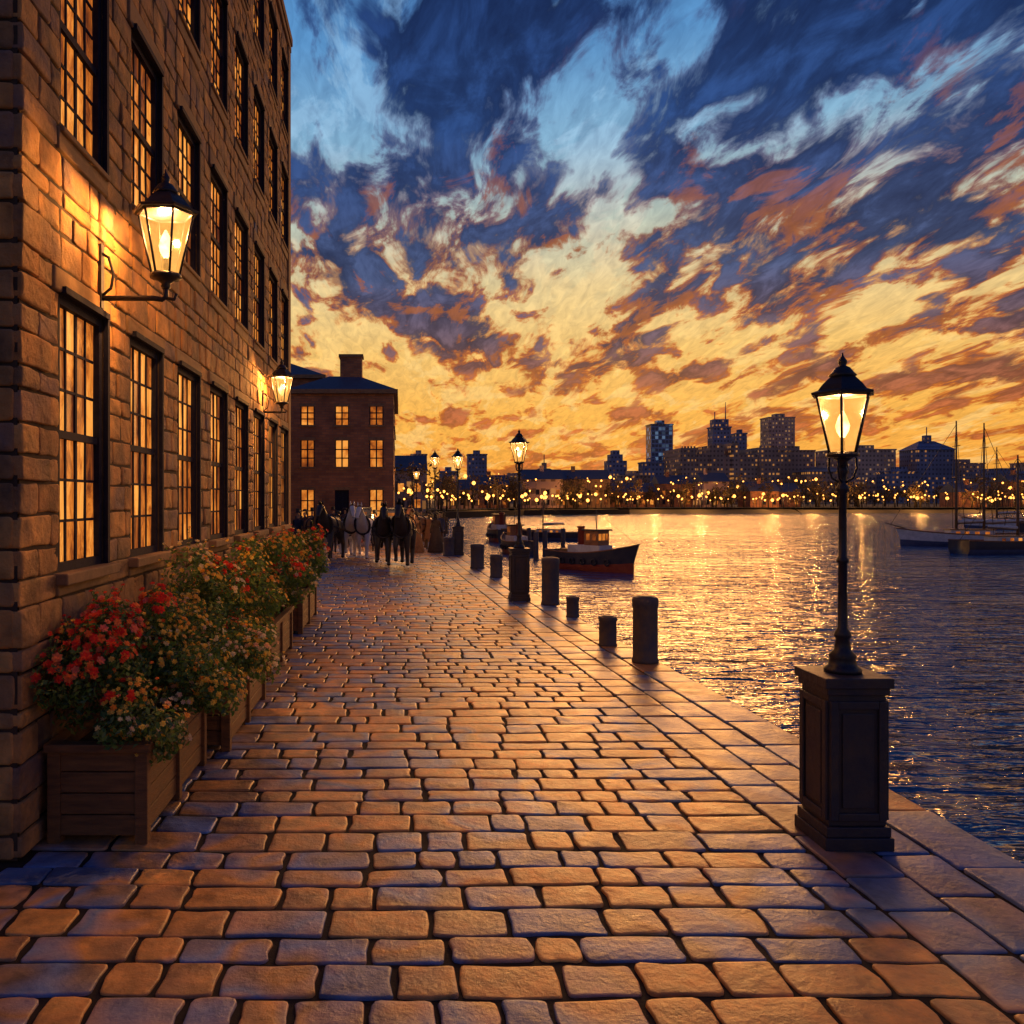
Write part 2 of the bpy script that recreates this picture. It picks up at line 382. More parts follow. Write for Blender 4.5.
for a,c in courses:
    quoin+=1
    mid=(a+c)/2
    hole=[];lint=[]
    for z0,z1,hw in rows:
        if z0<mid<z1: hole=[(cc-hw,cc+hw) for cc in wcen]
        if abs(a-z1)<.01: lint=[(cc-hw-.13,cc+hw+.13) for cc in wcen]
        if abs(c-z0)<.01: lint=[(cc-hw-.08,cc+hw+.08) for cc in wcen]
    segs=[];cur=Y0
    for h0,h1 in hole: segs.append((cur,h0));cur=h1
    for h0,h1 in lint: segs.append((cur,h0)); segs.append((h0,h1,1)); cur=h1
    segs.append((cur,Y1))
    for s in segs:
        if len(s)==3:
            block(mb,s[0]+.005,s[1]-.005,a+.004,c-.004,.018,mpw,base=-.05,r=.015,inset=.012,mat=1,rough=.003); continue
        u=s[0]; e=s[1]
        first=True
        while u<e-.01:
            w=U(.20,.56)
            if first and s[0]==Y0: w=.5 if quoin%2 else .3
            u2=min(u+w,e)
            if e-u2<.13: u2=e
            block(mb,u+.005,u2-.005,a+.005,c-.005,U(-.006,.010)+(.012 if first and s[0]==Y0 else 0),mpw,base=-.05 if not(first and s[0]==Y0) else -.25,r=.018,inset=.014,j=.012,tilt=.03,rough=.004)
            u=u2; first=False
    u=WX-.03
    while u>-6:
        w=(.3 if quoin%2 else .5) if u>WX-.1 else U(.3,.6)
        block(mb,u-w+.005,u-.005,a+.005,c-.005,U(-.004,.012),mpf,base=-.05,r=.02,inset=.015,j=.009,rough=.003)
        u-=w
mb.obj('stone_blocks',[M['wall'],M['trim']],b)
mb=MB(); gm=MB(); sm=MB()
for ri,(z0,z1,hw) in enumerate(rows):
    for c in wcen:
        a,d=c-hw,c+hw; n0,n1=-.10,-.025
        fw=.065
        mbox(mb,mpw,a,a+fw,z0,z1,n0,n1); mbox(mb,mpw,d-fw,d,z0,z1,n0,n1)
        mbox(mb,mpw,a+fw,d-fw,z0,z0+fw,n0,n1); mbox(mb,mpw,a+fw,d-fw,z1-fw,z1,n0,n1)
        mbox(mb,mpw,d,d+.05,z0,z1+.05,-.01,.03); mbox(mb,mpw,a,d,z1,z1+.05,-.01,.05)
        zm=(z0+z1)/2; mbox(mb,mpw,a+fw,d-fw,zm-.03,zm+.03,-.095,-.04)
        ia,idd=a+fw,d-fw; nc=4; nr=3
        for i in range(1,nc):
            u=ia+(idd-ia)*i/nc; wv=.011 if i!=2 else .02
            mbox(mb,mpw,u-wv,u+wv,z0+fw,zm-.03,-.085,-.06); mbox(mb,mpw,u-wv,u+wv,zm+.03,z1-fw,-.085,-.06)
        for lo,hi in ((z0+fw,zm-.03),(zm+.03,z1-fw)):
            for i in range(1,nr):
                v=lo+(hi-lo)*i/nr
                for k in range(nc):
                    e0=ia+(idd-ia)*k/nc+.02;e1=ia+(idd-ia)*(k+1)/nc-.02
                    mbox(mb,mpw,e0,e1,v-.011,v+.011,-.083,-.062)
            for i in range(nr):
                for k in range(nc):
                    e0=ia+(idd-ia)*k/nc;e1=ia+(idd-ia)*(k+1)/nc;f0=lo+(hi-lo)*i/nr;f1=lo+(hi-lo)*(i+1)/nr
                    t1,t2=U(-.004,.004),U(-.004,.004)
                    gm.add([mpw(e0,f0,-.075+t1),mpw(e1,f0,-.075+t2),mpw(e1,f1,-.075-t1),mpw(e0,f1,-.075-t2)],[(0,1,2,3)])
        if ri==0: mbox(sm,mpw,a-.1,d+.1,z0-.09,z0-.002,-.1,.10)
        else: mbox(sm,mpw,a-.05,d+.05,z0-.05,z0-.002,-.1,.045)
mb.obj('window_frames',[M['frame']],b); gm.obj('window_glass',[M['litglass']],b); sm.obj('window_sills',[M['trim']],b,bevel=.012)
mb=MB(); mbox(mb,mpw,Y0-.18,Y1+.03,TOP-.25,TOP-.1,-.2,.05); mbox(mb,mpw,Y0-.25,Y1+.04,TOP-.1,TOP+.08,-.25,.08)
mb.box(-10,WX-.21,Y0-.18,Y0,TOP-.25,TOP+.07)
mb.obj('cornice',[M['trim']],b,bevel=.015)
mb=MB(); mb.box(WX-.1,WX+.035,Y1-.32,Y1+.03,0,TOP-.26); mb.obj('corner_pier',[M['trim']],b,bevel=.01)

# ------------------------------------------------------------ lanterns
def lantern(fr,gl,fl,cx,cy,z,s=1.):
    rb,rt,h=.095*s,.19*s,.43*s; n=6
    fr.lathe(cx,cy,[(.02*s,z-.09*s),(.035*s,z-.07*s),(.03*s,z-.05*s),(.07*s,z-.02*s),(rb+.015*s,z-.012*s),(rb+.015*s,z+.012*s)],12)
    g0=z+.012*s;g1=z+h
    gl.lathe(cx,cy,[(rb-.006*s,g0),(rt-.006*s,g1)],n,0,False,cap=False)
    for i in range(n):
        a=2*pi*i/n
        p0=(cx+rb*cos(a),cy+rb*sin(a),g0);p1=(cx+rt*cos(a),cy+rt*sin(a),g1)
        fr.tube([p0,p1],.009*s,6)
        a2=2*pi*(i+1)/n
        fr.tube([p1,(cx+rt*cos(a2),cy+rt*sin(a2),g1)],.013*s,6)
        fr.tube([p0,(cx+rb*cos(a2),cy+rb*sin(a2),g0)],.010*s,6)
    fr.lathe(cx,cy,[(rt+.035*s,g1+.0),(rt+.04*s,g1+.018*s),(rt-.01*s,g1+.035*s)],n,0,False)
    fr.lathe(cx,cy,[(rt-.01*s,g1+.035*s),(.15*s,g1+.075*s),(.105*s,g1+.12*s),(.085*s,g1+.135*s)],n,0,False)
    fr.lathe(cx,cy,[(.08*s,g1+.13*s),(.095*s,g1+.145*s),(.075*s,g1+.165*s),(.05*s,g1+.2*s),(.022*s,g1+.215*s),(.03*s,g1+.235*s),(.03*s,g1+.25*s),(.008*s,g1+.285*s),(.003*s,g1+.31*s)],14)
    fl.lathe(cx,cy,[(.012*s,z+.12*s),(.04*s,z+.17*s),(.048*s,z+.21*s),(.03*s,z+.27*s),(.006*s,z+.32*s)],12)
    fr.lathe(cx,cy,[(.02*s,z+.01*s),(.014*s,z+.13*s)],8)
def street_lamp(X,Yd,ped_h,ped_w,zl,s,power):
    e=empty('street_lamp',(X,Yd,0)); w=ped_w/2
    pb=MB()
    pb.box(X-w,X+w,Yd-w,Yd+w,0,.09); 
    w1=w*.94; pb.box(X-w1,X+w1,Yd-w1,Yd+w1,.09,.16)
    w2=w*.84; pb.box(X-w2,X+w2,Yd-w2,Yd+w2,.16,ped_h-.12)
    w3=w*.92; pb.box(X-w3,X+w3,Yd-w3,Yd+w3,ped_h-.12,ped_h-.07)
    w4=w*1.0; pb.box(X-w4,X+w4,Yd-w4,Yd+w4,ped_h-.07,ped_h)
    z0,z1=.2,ped_h-.16; t=.055
    for sx,sy in ((0,-1),(0,1),(1,0),(-1,0)):
        def mp(u,v,n,sx=sx,sy=sy):
            return (X+u,Yd+sy*(w2+n),v) if sy else (X+sx*(w2+n),Yd+u,v)
        a=w2-.004
        for (u0,u1,v0,v1) in ((-a,-a+t,z0,z1),(a-t,a,z0,z1),(-a+t,a-t,z0,z0+t),(-a+t,a-t,z1-t,z1)):
            mbox(pb,mp,u0,u1,v0,v1,.0,.022)
        mbox(pb,mp,-a+t+.03,a-t-.03,z0+t+.03,z1-t-.03,0,.014)
    pb.obj('pedestal',[M['pedestal']],e,bevel=.009)
    fr,gl,fl=MB(),MB(),MB(); z=ped_h
    fr.lathe(X,Yd,[(.125*s,z),(.125*s,z+.03*s),(.10*s,z+.05*s),(.085*s,z+.10*s),(.095*s,z+.12*s),(.06*s,z+.16*s),(.045*s,z+.24*s),(.058*s,z+.26*s),(.058*s,z+.28*s),(.034*s,z+.32*s),
      (.030*s,(z+zl)/2),(.042*s,(z+zl)/2+.01),(.042*s,(z+zl)/2+.03),(.029*s,(z+zl)/2+.05),(.025*s,zl-.28*s),(.045*s,zl-.26*s),(.045*s,zl-.235*s),(.026*s,zl-.21*s),(.026*s,zl-.15*s),(.04*s,zl-.12*s),(.025*s,zl-.08*s)],20)
    for k in range(4):
        a=k*pi/2+pi/4; c,sn=cos(a),sin(a)
        fr.tube([(X+c*r,Yd+sn*r,zz) for r,zz in ((.02*s,zl-.2*s),(.07*s,zl-.17*s),(.095*s,zl-.1*s),(.09*s,zl-.02*s))],.008*s,6)
    lantern(fr,gl,fl,X,Yd,zl,s)
    fr.obj('post_and_lantern_frame',[M['iron']],e); gl.obj('lantern_glass',[M['lglass']],e); fl.obj('gas_flame',[M['flame']],e)
    point('lamp_light',(X,Yd,zl+.37*s),power,e,(1,.50,.16),.03)
street_lamp(3.14,6.03,1.18,.47,2.72,.98,300)
street_lamp(2.86,20.4,1.25,.48,3.3,1.1,480)
street_lamp(2.52,37,1.25,.5,3.75,1.25,600)
street_lamp(1.85,45,1.25,.5,4.1,1.3,600)
street_lamp(1.2,62,1.25,.5,3.9,1.3,500)
def wall_lantern(Yd,zl,reach,s,power):
    X=WX+reach; e=empty('wall_lantern',(WX,Yd,zl)); fr,gl,fl=MB(),MB(),MB()
    lantern(fr,gl,fl,X,Yd,zl,s)
    fr.box(WX,WX+.03,Yd-.035,Yd+.035,zl-.22*s,zl+.22*s)
    za=zl-.15*s
    fr.tube([(WX,Yd,za),(X-.1,Yd,za),(X-.03,Yd,za-.01),(X,Yd,za+.01),(X+.0,Yd,zl-.06*s)],.019*s,8)
    fr.tube([(WX+.02,Yd,zl+.16*s),(WX+.08,Yd,zl+.13*s),(WX+.12,Yd,zl+.02*s),(WX+.1,Yd,zl-.08*s),(WX+.03,Yd,zl-.13*s)],.011*s,6)
    fr.tube([(X+.0,Yd,za),(X+.07,Yd,za-.01),(X+.09,Yd,za+.04)],.012*s,6)
    fr.obj('bracket_and_frame',[M['iron']],e); gl.obj('lantern_glass',[M['lglass']],e); fl.obj('gas_flame',[M['flame']],e)
    point('lamp_light',(X,Yd,zl+.37*s),power,e,(1,.43,.11),.03)
wall_lantern(7.15,4.28,.56,1.22,440)
wall_lantern(15.6,4.18,.36,1.1,560)

def bollard(x,y,h,w):
    mb=MB(); r=w/2
    mb.lathe(x,y,[(r*1.02,0),(r*1.02,h*.05),(r*.95,h*.08),(r*.94,h*.84),(r*1.0,h*.87),(r*1.0,h*.95),(r*.95,h*.985),(r*.85,h)],20)
    mb.lathe(x,y,[(r*.7,h-.001),(r*.55,h+.012),(r*.2,h+.016)],16)
    mb.obj('mooring_bollard',[M['bollard']],None,bevel=0)
for px,py,h,w in [(649,665,.97,.38),(610,647,.48,.30),(574,618,.42,.27),(552,606,1.08,.42),(478,569,.85,.5),(497,578,.7,.4),(449,556,.8,.5)]:
    d=H*F/(py-VY); bollard((px-VX)/F*d,d+w/2,h,w)

# ------------------------------------------------------------ planters
def leaf(mb,p,n,size,mat):
    n=Vector(n).normalized(); a=n.orthogonal().normalized(); a=(Matrix.Rotation(U(0,6.28),3,n)@a); b=n.cross(a)
    l=size;w=size*U(.4,.6); p=Vector(p)
    mb.add([p-a*l*.5,p+b*w*.5+n*w*.15,p+a*l*.5-n*w*.2,p-b*w*.5+n*w*.15],[(0,1,2),(0,2,3)],mat)
def flower(mb,p,n,r,mat,k=6):
    n=Vector(n).normalized(); a=n.orthogonal().normalized(); b=n.cross(a); p=Vector(p); vs=[p]; fs=[]
    for ring,rr,up in ((0,r,.25),(1,r*.62,.75)):
        for i in range(k):
            t=2*pi*(i+.5*ring)/k; dt=pi/k*.85
            o=len(vs)
            vs+=[p+(a*cos(t-dt)+b*sin(t-dt))*rr*.75+n*rr*up*.7,p+(a*cos(t)+b*sin(t))*rr+n*rr*up,p+(a*cos(t+dt)+b*sin(t+dt))*rr*.75+n*rr*up*.7]
            fs.append((0,o,o+1,o+2))
    mb.add(vs,fs,mat)
def rdir():
    while True:
        v=Vector((U(-1,1),U(-1,1),U(-1,1)))
        if .05<v.length<1: return v.normalized()
def planter(x0,x1,y0,y1,h,clumps,dens,big=1.):
    e=empty('flower_planter',((x0+x1)/2,(y0+y1)/2,0)); mb=MB()
    t=.035
    n=4; ph=(h-.1)/n
    for i in range(n):
        z0=.05+i*ph+.004;z1=.05+(i+1)*ph-.004
        mb.box(x0+.03,x1-.03,y0+.02,y0+.02+t,z0,z1); mb.box(x0+.03,x1-.03,y1-.02-t,y1-.02,z0,z1)
        mb.box(x1-.03-t,x1-.03,y0+.056,y1-.056,z0,z1); mb.box(x0+.03,x0+.03+t,y0+.056,y1-.056,z0,z1)
    ys=[y0,y1-.09]+([(y0+y1)/2-.045] if y1-y0>1.5 else [])
    for yy in ys:
        for xx in (x0,x1-.09): mb.box(xx,xx+.09,yy,yy+.09,0,h-.06)
    for a,bb,c,d in ((x0-.02,x1+.02,y0-.02,y0+.08),(x0-.02,x1+.02,y1-.08,y1+.02),(x0-.02,x0+.08,y0+.081,y1-.081),(x1-.08,x1+.02,y0+.081,y1-.081)):
        mb.box(a,bb,c,d,h-.058,h)
    mb.obj('wooden_box',[M['wood']],e,bevel=.006)
    mb=MB(); mb.box(x0+.07,x1-.07,y0+.07,y1-.07,.1,h-.09); mb.obj('soil',[M['soil']],e)
    lf=MB(); fl=MB(); st=MB()
    for (cx,cy,cz,rx,ry,rz,fm) in clumps:
        subs=[(Vector((cx,cy,cz)),.62)]
        for i in range(13):
            d=rdir(); q=U(.45,.85)
            subs.append((Vector((cx+d.x*rx*q,cy+d.y*ry*q,cz+d.z*rz*q)),U(.26,.5)))
        vol=rx*ry*rz
        N=int(dens*(vol**.66)*15000)
        for i in range(N):
            c,s=random.choice(subs); d=rdir(); q=s*(R()**.22)*U(.9,1.1)
            p=Vector((c.x+d.x*rx*q,c.y+d.y*ry*q,c.z+d.z*rz*q))
            if p.x<WX+.04: p.x=WX+.04+R()*.05
            leaf(lf,p,d+rdir()*.9+Vector((0,0,.4)),U(.035,.07)*big,0)
        sel=[(c,s,random.choice(fm)) for c,s in subs if R()<.8]
        for i in range(int(N*.15)):
            c,s,k=random.choice(sel); d=rdir(); d.z=abs(d.z)*.8+d.z*.2
            if R()<.2: k=random.choice(fm)
            if d.x<-.6: continue
            q=s*U(.98,1.25)
            p=Vector((c.x+d.x*rx*q,c.y+d.y*ry*q,c.z+d.z*rz*q))
            if p.x<WX+.05: continue
            flower(fl,p,d+Vector((.2,-.5,.4)),(U(.014,.028) if k!=0 else U(.02,.040))*big,k)
        for i in range(int(N*.016)):
            c,s=random.choice(subs); d=rdir(); d.z=abs(d.z)
            q=s*U(1.1,1.5); b0=Vector((c.x,c.y,c.z)); p=Vector((max(WX+.05,c.x+d.x*rx*q),c.y+d.y*ry*q,c.z+d.z*rz*q+.04))
            st.tube([b0,(b0+p)/2+Vector((0,0,.03)),p],.003,4)
            for k in range(6): leaf(st,b0.lerp(p,.45+.1*k)+rdir()*.02,rdir(),.04,1)
            flower(fl,p,Vector((0,-.5,1)),.018,random.choice(fm))
    lf.obj('foliage',[M['leaf']],e); fl.obj('blossoms',[M['red'],M['yel'],M['wht']],e); st.obj('stems',[M['stem'],M['leaf']],e)
planter(-2.46,-1.76,5.92,7.75,.70,[(-2.2,6.2,1.15,.42,.46,.48,[0,0,0,0,1]),(-1.76,6.05,.78,.38,.36,.28,[1,2,1,1]),(-2.1,6.9,1.25,.42,.5,.48,[0,1,1,2]),(-1.68,6.9,.88,.38,.5,.34,[2,1,1]),(-1.9,7.5,1.15,.46,.45,.44,[1,2,1])],1.05)
planter(-2.38,-1.62,8.1,10.3,.68,[(-2.1,8.5,1.32,.46,.55,.54,[1,2,1]),(-1.60,8.5,.88,.40,.55,.36,[2,1]),(-2.0,9.4,1.42,.48,.6,.52,[1,2,0]),(-1.75,10.0,1.05,.44,.45,.40,[1,2])],.7,1.15)
planter(-2.40,-1.74,11.5,13.8,.68,[(-2.05,11.9,1.42,.48,.6,.54,[0,1,1]),(-1.9,12.9,1.45,.5,.65,.56,[1,0,2]),(-1.8,13.6,1.1,.42,.45,.42,[1,2])],.45,1.4)
planter(-2.40,-1.74,15.2,17.8,.68,[(-2.0,15.7,1.42,.48,.65,.52,[0,1,1]),(-1.9,16.7,1.35,.48,.65,.54,[0,1,2]),(-1.85,17.4,1.1,.42,.45,.42,[1,2])],.35,1.6)

# ------------------------------------------------------------ brick buildings
def house(name,x0,x1,y0,y1,h,cols,rowsz,mats,roof_h=2.0,chim=(),ww=.55):
    e=empty(name,((x0+x1)/2,y0,0)); mb=MB(); gm=MB(); fm=MB()
    for face in range(2):
        if face==0: mp=lambda u,v,n:(u,y0-n,v); a,b_=x0,x1
        else: mp=lambda u,v,n:(x1+n,u,v); a,b_=y0,y1
        nn=cols if face==0 else max(2,int(cols*(y1-y0)/(x1-x0)))
        cs=[a+(b_-a)*(i+.5)/nn for i in range(nn)]
        ops=[(c-ww,c+ww,z0,z1) for c in cs for z0,z1 in rowsz]
        panel(mb,mp,a,b_,0,h,ops,.18)
        for o in ops:
            gm.add([mp(o[0],o[2],-.15),mp(o[1],o[2],-.15),mp(o[1],o[3],-.15),mp(o[0],o[3],-.15)],[(0,1,2,3)],0 if R()<.85 else 1)
            cu=(o[0]+o[1])/2
            mbox(fm,mp,o[0],o[0]+.08,o[2],o[3],-.14,-.06);mbox(fm,mp,o[1]-.08,o[1],o[2],o[3],-.14,-.06)
            mbox(fm,mp,cu-.05,cu+.05,o[2],o[3],-.14,-.08)
            for q in (.33,.66):
                zz=o[2]+(o[3]-o[2])*q; mbox(fm,mp,o[0]+.08,cu-.05,zz-.04,zz+.04,-.14,-.08); mbox(fm,mp,cu+.05,o[1]-.08,zz-.04,zz+.04,-.14,-.08)
            mbox(fm,mp,o[0]-.1,o[1]+.1,o[2]-.14,o[2]-.003,-.1,.1,1)
            mbox(fm,mp,o[0]-.08,o[1]+.08,o[3]+.003,o[3]+.22,-.1,.04,1)
    mb.add([(x0,y1,0),(x1,y1,0),(x1,y1,h),(x0,y1,h)],[(0,1,2,3)]); mb.add([(x0,y0,0),(x0,y1,0),(x0,y1,h),(x0,y0,h)],[(0,1,2,3)])
    mb.obj('walls',[mats[0]],e); gm.obj('windows',[M['litfar'],M['frame']],e); fm.obj('window_frames',[M['frame'],M['trim']],e)
    rb=MB(); o=.3
    rb.box(x0-o,x1+o,y0-o,y1+o,h+.002,h+.3,1)
    zr=h+.302; ins=min((y1-y0)/2,(x1-x0)/2)*.7
    rb.add([(x0-.2,y0-.2,zr),(x1+.2,y0-.2,zr),(x1+.2,y1+.2,zr),(x0-.2,y1+.2,zr),(x0+ins,y0+ins,zr+roof_h),(x1-ins,y0+ins,zr+roof_h),(x1-ins,y1-ins,zr+roof_h),(x0+ins,y1-ins,zr+roof_h)],
           [(0,1,5,4),(1,2,6,5),(2,3,7,6),(3,0,4,7),(4,5,6,7)],0)
    for cx,cy,w,d,zt in chim:
        rb.box(cx-w/2,cx+w/2,cy-d/2,cy+d/2,h,zt,2); rb.box(cx-w/2-.1,cx+w/2+.1,cy-d/2-.1,cy+d/2+.1,zt,zt+.2,1)
    rb.obj('roof',[M['slate'],M['trim'],mats[0]],e)
    return e
house('brick_harbour_building',-7.75,-.45,60,74,9.9,3,[(.9,3.1),(4.75,6.6),(7.7,9.0)],[M['brick']],1.3,[(-3.6,63,1.6,1.2,12.9)],.5)
house('brick_townhouse',-16,-6.4,70,84,12.4,4,[(2.,4.2),(5.4,7.4),(8.6,10.4)],[M['brick']],1.6,[],.5)
house('gabled_townhouse',-20,-9,42,56,9.5,4,[(1.2,3.4),(4.6,6.6),(7.4,8.8)],[M['brick']],2.0,[],.5)

# ------------------------------------------------------------ far shore
def shore(x):
    pts=[(x_,y_) for y_,x_ in EDGE[12:18]]
    if x<=pts[0][0]: return pts[0][1]
    for (a,b_),(c,d) in zip(pts,pts[1:]):
        if a<=x<=c: return b_+(d-b_)*(x-a)/(c-a)
    return pts[-1][1]
random.seed(21)
hx=-4
while hx<205:
    w=U(7,15); h=U(4,8.5)
    if R()<.78:
        yy=shore(hx+w/2)+U(12,34)
        e=empty('waterfront_house',(hx+w/2,yy,0)); mb=MB()
        nr=max(1,int(h/2.8)); nc=max(2,int(w/2.2))
        ops=[(hx+w*(i+.5)/nc-.5,hx+w*(i+.5)/nc+.5,.8+k*2.7,2.2+k*2.7) for i in range(nc) for k in range(nr)]
        mp=lambda u,v,n:(u,yy-n,v+.3)
        panel(mb,mp,hx,hx+w,0,h,ops,.2)
        for o in ops: mb.add([mp(o[0],o[2],-.18),mp(o[1],o[2],-.18),mp(o[1],o[3],-.18),mp(o[0],o[3],-.18)],[(0,1,2,3)],1 if R()<.6 else 2)
        mb.add([(hx,yy,.3),(hx,yy+9,.3),(hx,yy+9,h+.3),(hx,yy,h+.3)],[(0,1,2,3)]); mb.add([(hx+w,yy,.3),(hx+w,yy+9,.3),(hx+w,yy+9,h+.3),(hx+w,yy,h+.3)],[(0,1,2,3)])
        mb.add([(hx-.3,yy-.4,h+.2),(hx+w+.3,yy-.4,h+.2),(hx+w+.3,yy+4.5,h+3),(hx-.3,yy+4.5,h+3),(hx-.3,yy+9.4,h+.2),(hx+w+.3,yy+9.4,h+.2)],[(0,1,2,3),(3,2,5,4),(0,3,4),(1,5,2)],3)
        cx=hx+w*U(.2,.8); mb.box(cx-.5,cx+.5,yy+3.5,yy+4.5,h+1.5,h+4,0)
        mb.obj('house_body',[random.choice([M['brick'],FA[0],M['trim']]),M['litfar'],M['frame'],M['slate']],e)
    hx+=w+U(0,5)
tm=MB()
for i in range(250):
    x=U(-14,260); y=shore(x)+U(5,60); h=U(4,10); rx=h*U(.3,.45)
    tm.tube([(x,y,0),(x+U(-.3,.3),y,h*.5),(x+U(-.5,.5),y,h*.8)],.22,5,1,.06)
    subs=[Vector((x+U(-1,1)*rx*.7,y+U(-1,1)*rx*.7,h*U(.4,.88))) for _ in range(8)]
    for c in subs[:4]: tm.tube([(x,y,h*.35),tuple(c)],.1,4,1,.03)
    for k in range(150):
        c=random.choice(subs); p=c+rdir()*rx*.5*(R()**.4); leaf(tm,p,rdir(),U(.5,.9),0)
tm.obj('shoreline_trees',[M['tree'],M['bark']])
lm=MB()
for i in range(520):
    x=U(-6,240); near=R()<.5; y=shore(x)+(U(2,6) if near else U(8,40)); z=U(2.2,4.2) if near else U(2.5,9)
    lm.tube([(x,y,.2),(x,y,z)],.06,4,0)
    r=U(.12,.28) if R()<.88 else .44
    lm.lathe(x,y,[(r*.3,z-r),(r*.9,z-r*.4),(r,z),(r*.7,z+r*.7),(r*.1,z+r)],8,1)
lmo=lm.obj('shore_street_lights',[M['iron'],M['farlight']])
# the brighter shore lamps really light the houses, trees and water in front of them
for i in range(15):
    x=8+i*15+U(-4,4); point('shore_lamp_light',(x,shore(x)+1.2,3.6),3800,lmo,(1,.42,.10),.35)

def tower(name,px0,px1,pytop,dist,fa,style='flat',depth=None):
    x0=(px0-VX)/F*dist;x1=(px1-VX)/F*dist;z=H+(VY-pytop)/F*dist; dp=depth or max(12,(x1-x0)*.8)
    mb=MB(); w=x1-x0; cx=(x0+x1)/2; y=dist
    if style=='flat':
        mb.box(x0,x1,y,y+dp,0,z-1.5); mb.box(x0-.4,x1+.4,y-.4,y+dp+.4,z-1.5,z-.6); mb.box(cx-w*.2,cx+w*.15,y+2,y+dp*.6,z-.6,z+2.2)
    elif style=='step':
        mb.box(x0,x1,y,y+dp,0,z*.8); mb.box(x0+w*.15,x1-w*.2,y+1,y+dp-1,z*.8,z*.92); mb.box(x0+w*.3,x1-w*.35,y+2,y+dp-2,z*.92,z)
    elif style=='antenna':
        mb.box(x0,x1,y,y+dp,0,z-6); mb.box(x0+w*.1,x1-w*.1,y+1,y+dp-1,z-6,z); mb.tube([(cx+w*.3,y+4,z),(cx+w*.3,y+4,z+14)],.5,6,0,.2); mb.tube([(cx-w*.3,y+4,z),(cx-w*.3,y+4,z+6)],.4,6)
        mb.box(x0-.6,x1+.6,y-.6,y+dp+.6,z-7,z-6)
    elif style=='hip':
        mb.box(x0,x1,y,y+dp,0,z*.85); zz=z*.85
        mb.add([(x0-1,y-1,zz),(x1+1,y-1,zz),(x1+1,y+dp+1,zz),(x0-1,y+dp+1,zz),(x0+w*.3,y+dp/2,z),(x1-w*.3,y+dp/2,z)],[(0,1,5,4),(1,2,5),(2,3,4,5),(3,0,4)])
        mb.box(cx-w*.08,cx+w*.08,y+dp*.4,y+dp*.6,z-1,z+4); mb.tube([(cx,y+dp/2,z+4),(cx,y+dp/2,z+10)],.35,6)
    elif style=='castle':
        mb.box(x0,x1,y,y+dp,0,z-5)
        for a,b_,t in ((0,.16,0),(.3,.45,2),(.52,.6,3.5),(.8,1,.5)):
            mb.box(x0+w*a+.3,x0+w*b_-.3,y-1.2,y+dp-2,0,z+t)
            k=x0+w*a+.6
            while k<x0+w*b_-1.5: mb.box(k,k+1.1,y-1.2,y-.2,z+t,z+t+1.2); k+=2.2
    mb.obj(name,[fa])
T=[('apartment_block',411,427,453,650,3,'flat'),('office_tower',468,487,453,650,2,'flat'),('apartment_block',440,458,470,600,2,'flat'),('warehouse_block',500,528,476,560,0,'flat'),
('apartment_block',532,560,468,600,0,'hip'),('warehouse_block',560,604,473,580,2,'flat'),('office_tower',608,627,450,620,2,'step'),('glass_tower',651,673,423,640,1,'flat'),
('office_block',643,664,461,600,2,'flat'),('castle_hall',680,778,448,600,0,'castle'),('radio_tower_block',713,731,419,680,2,'antenna'),('office_tower',769,795,416,700,3,'flat'),
('apartment_block',775,815,449,600,0,'flat'),('civic_hall',838,896,448,600,3,'flat'),('warehouse_block',808,850,466,580,0,'hip'),('domed_tower',917,955,440,600,2,'hip'),
('apartment_block',948,985,462,640,0,'flat'),('warehouse_block',890,920,470,570,2,'flat'),('apartment_block',985,1040,468,600,2,'step'),('apartment_block',1050,1120,460,600,0,'flat'),
('office_tower',1130,1160,440,640,1,'flat'),('office_tower',737,747,432,660,2,'flat'),('warehouse_block',620,650,474,560,0,'flat')]
for n_,a,b_,c,d,f_,s_ in T: tower(n_,a,b_,c,d,FA[f_],s_)

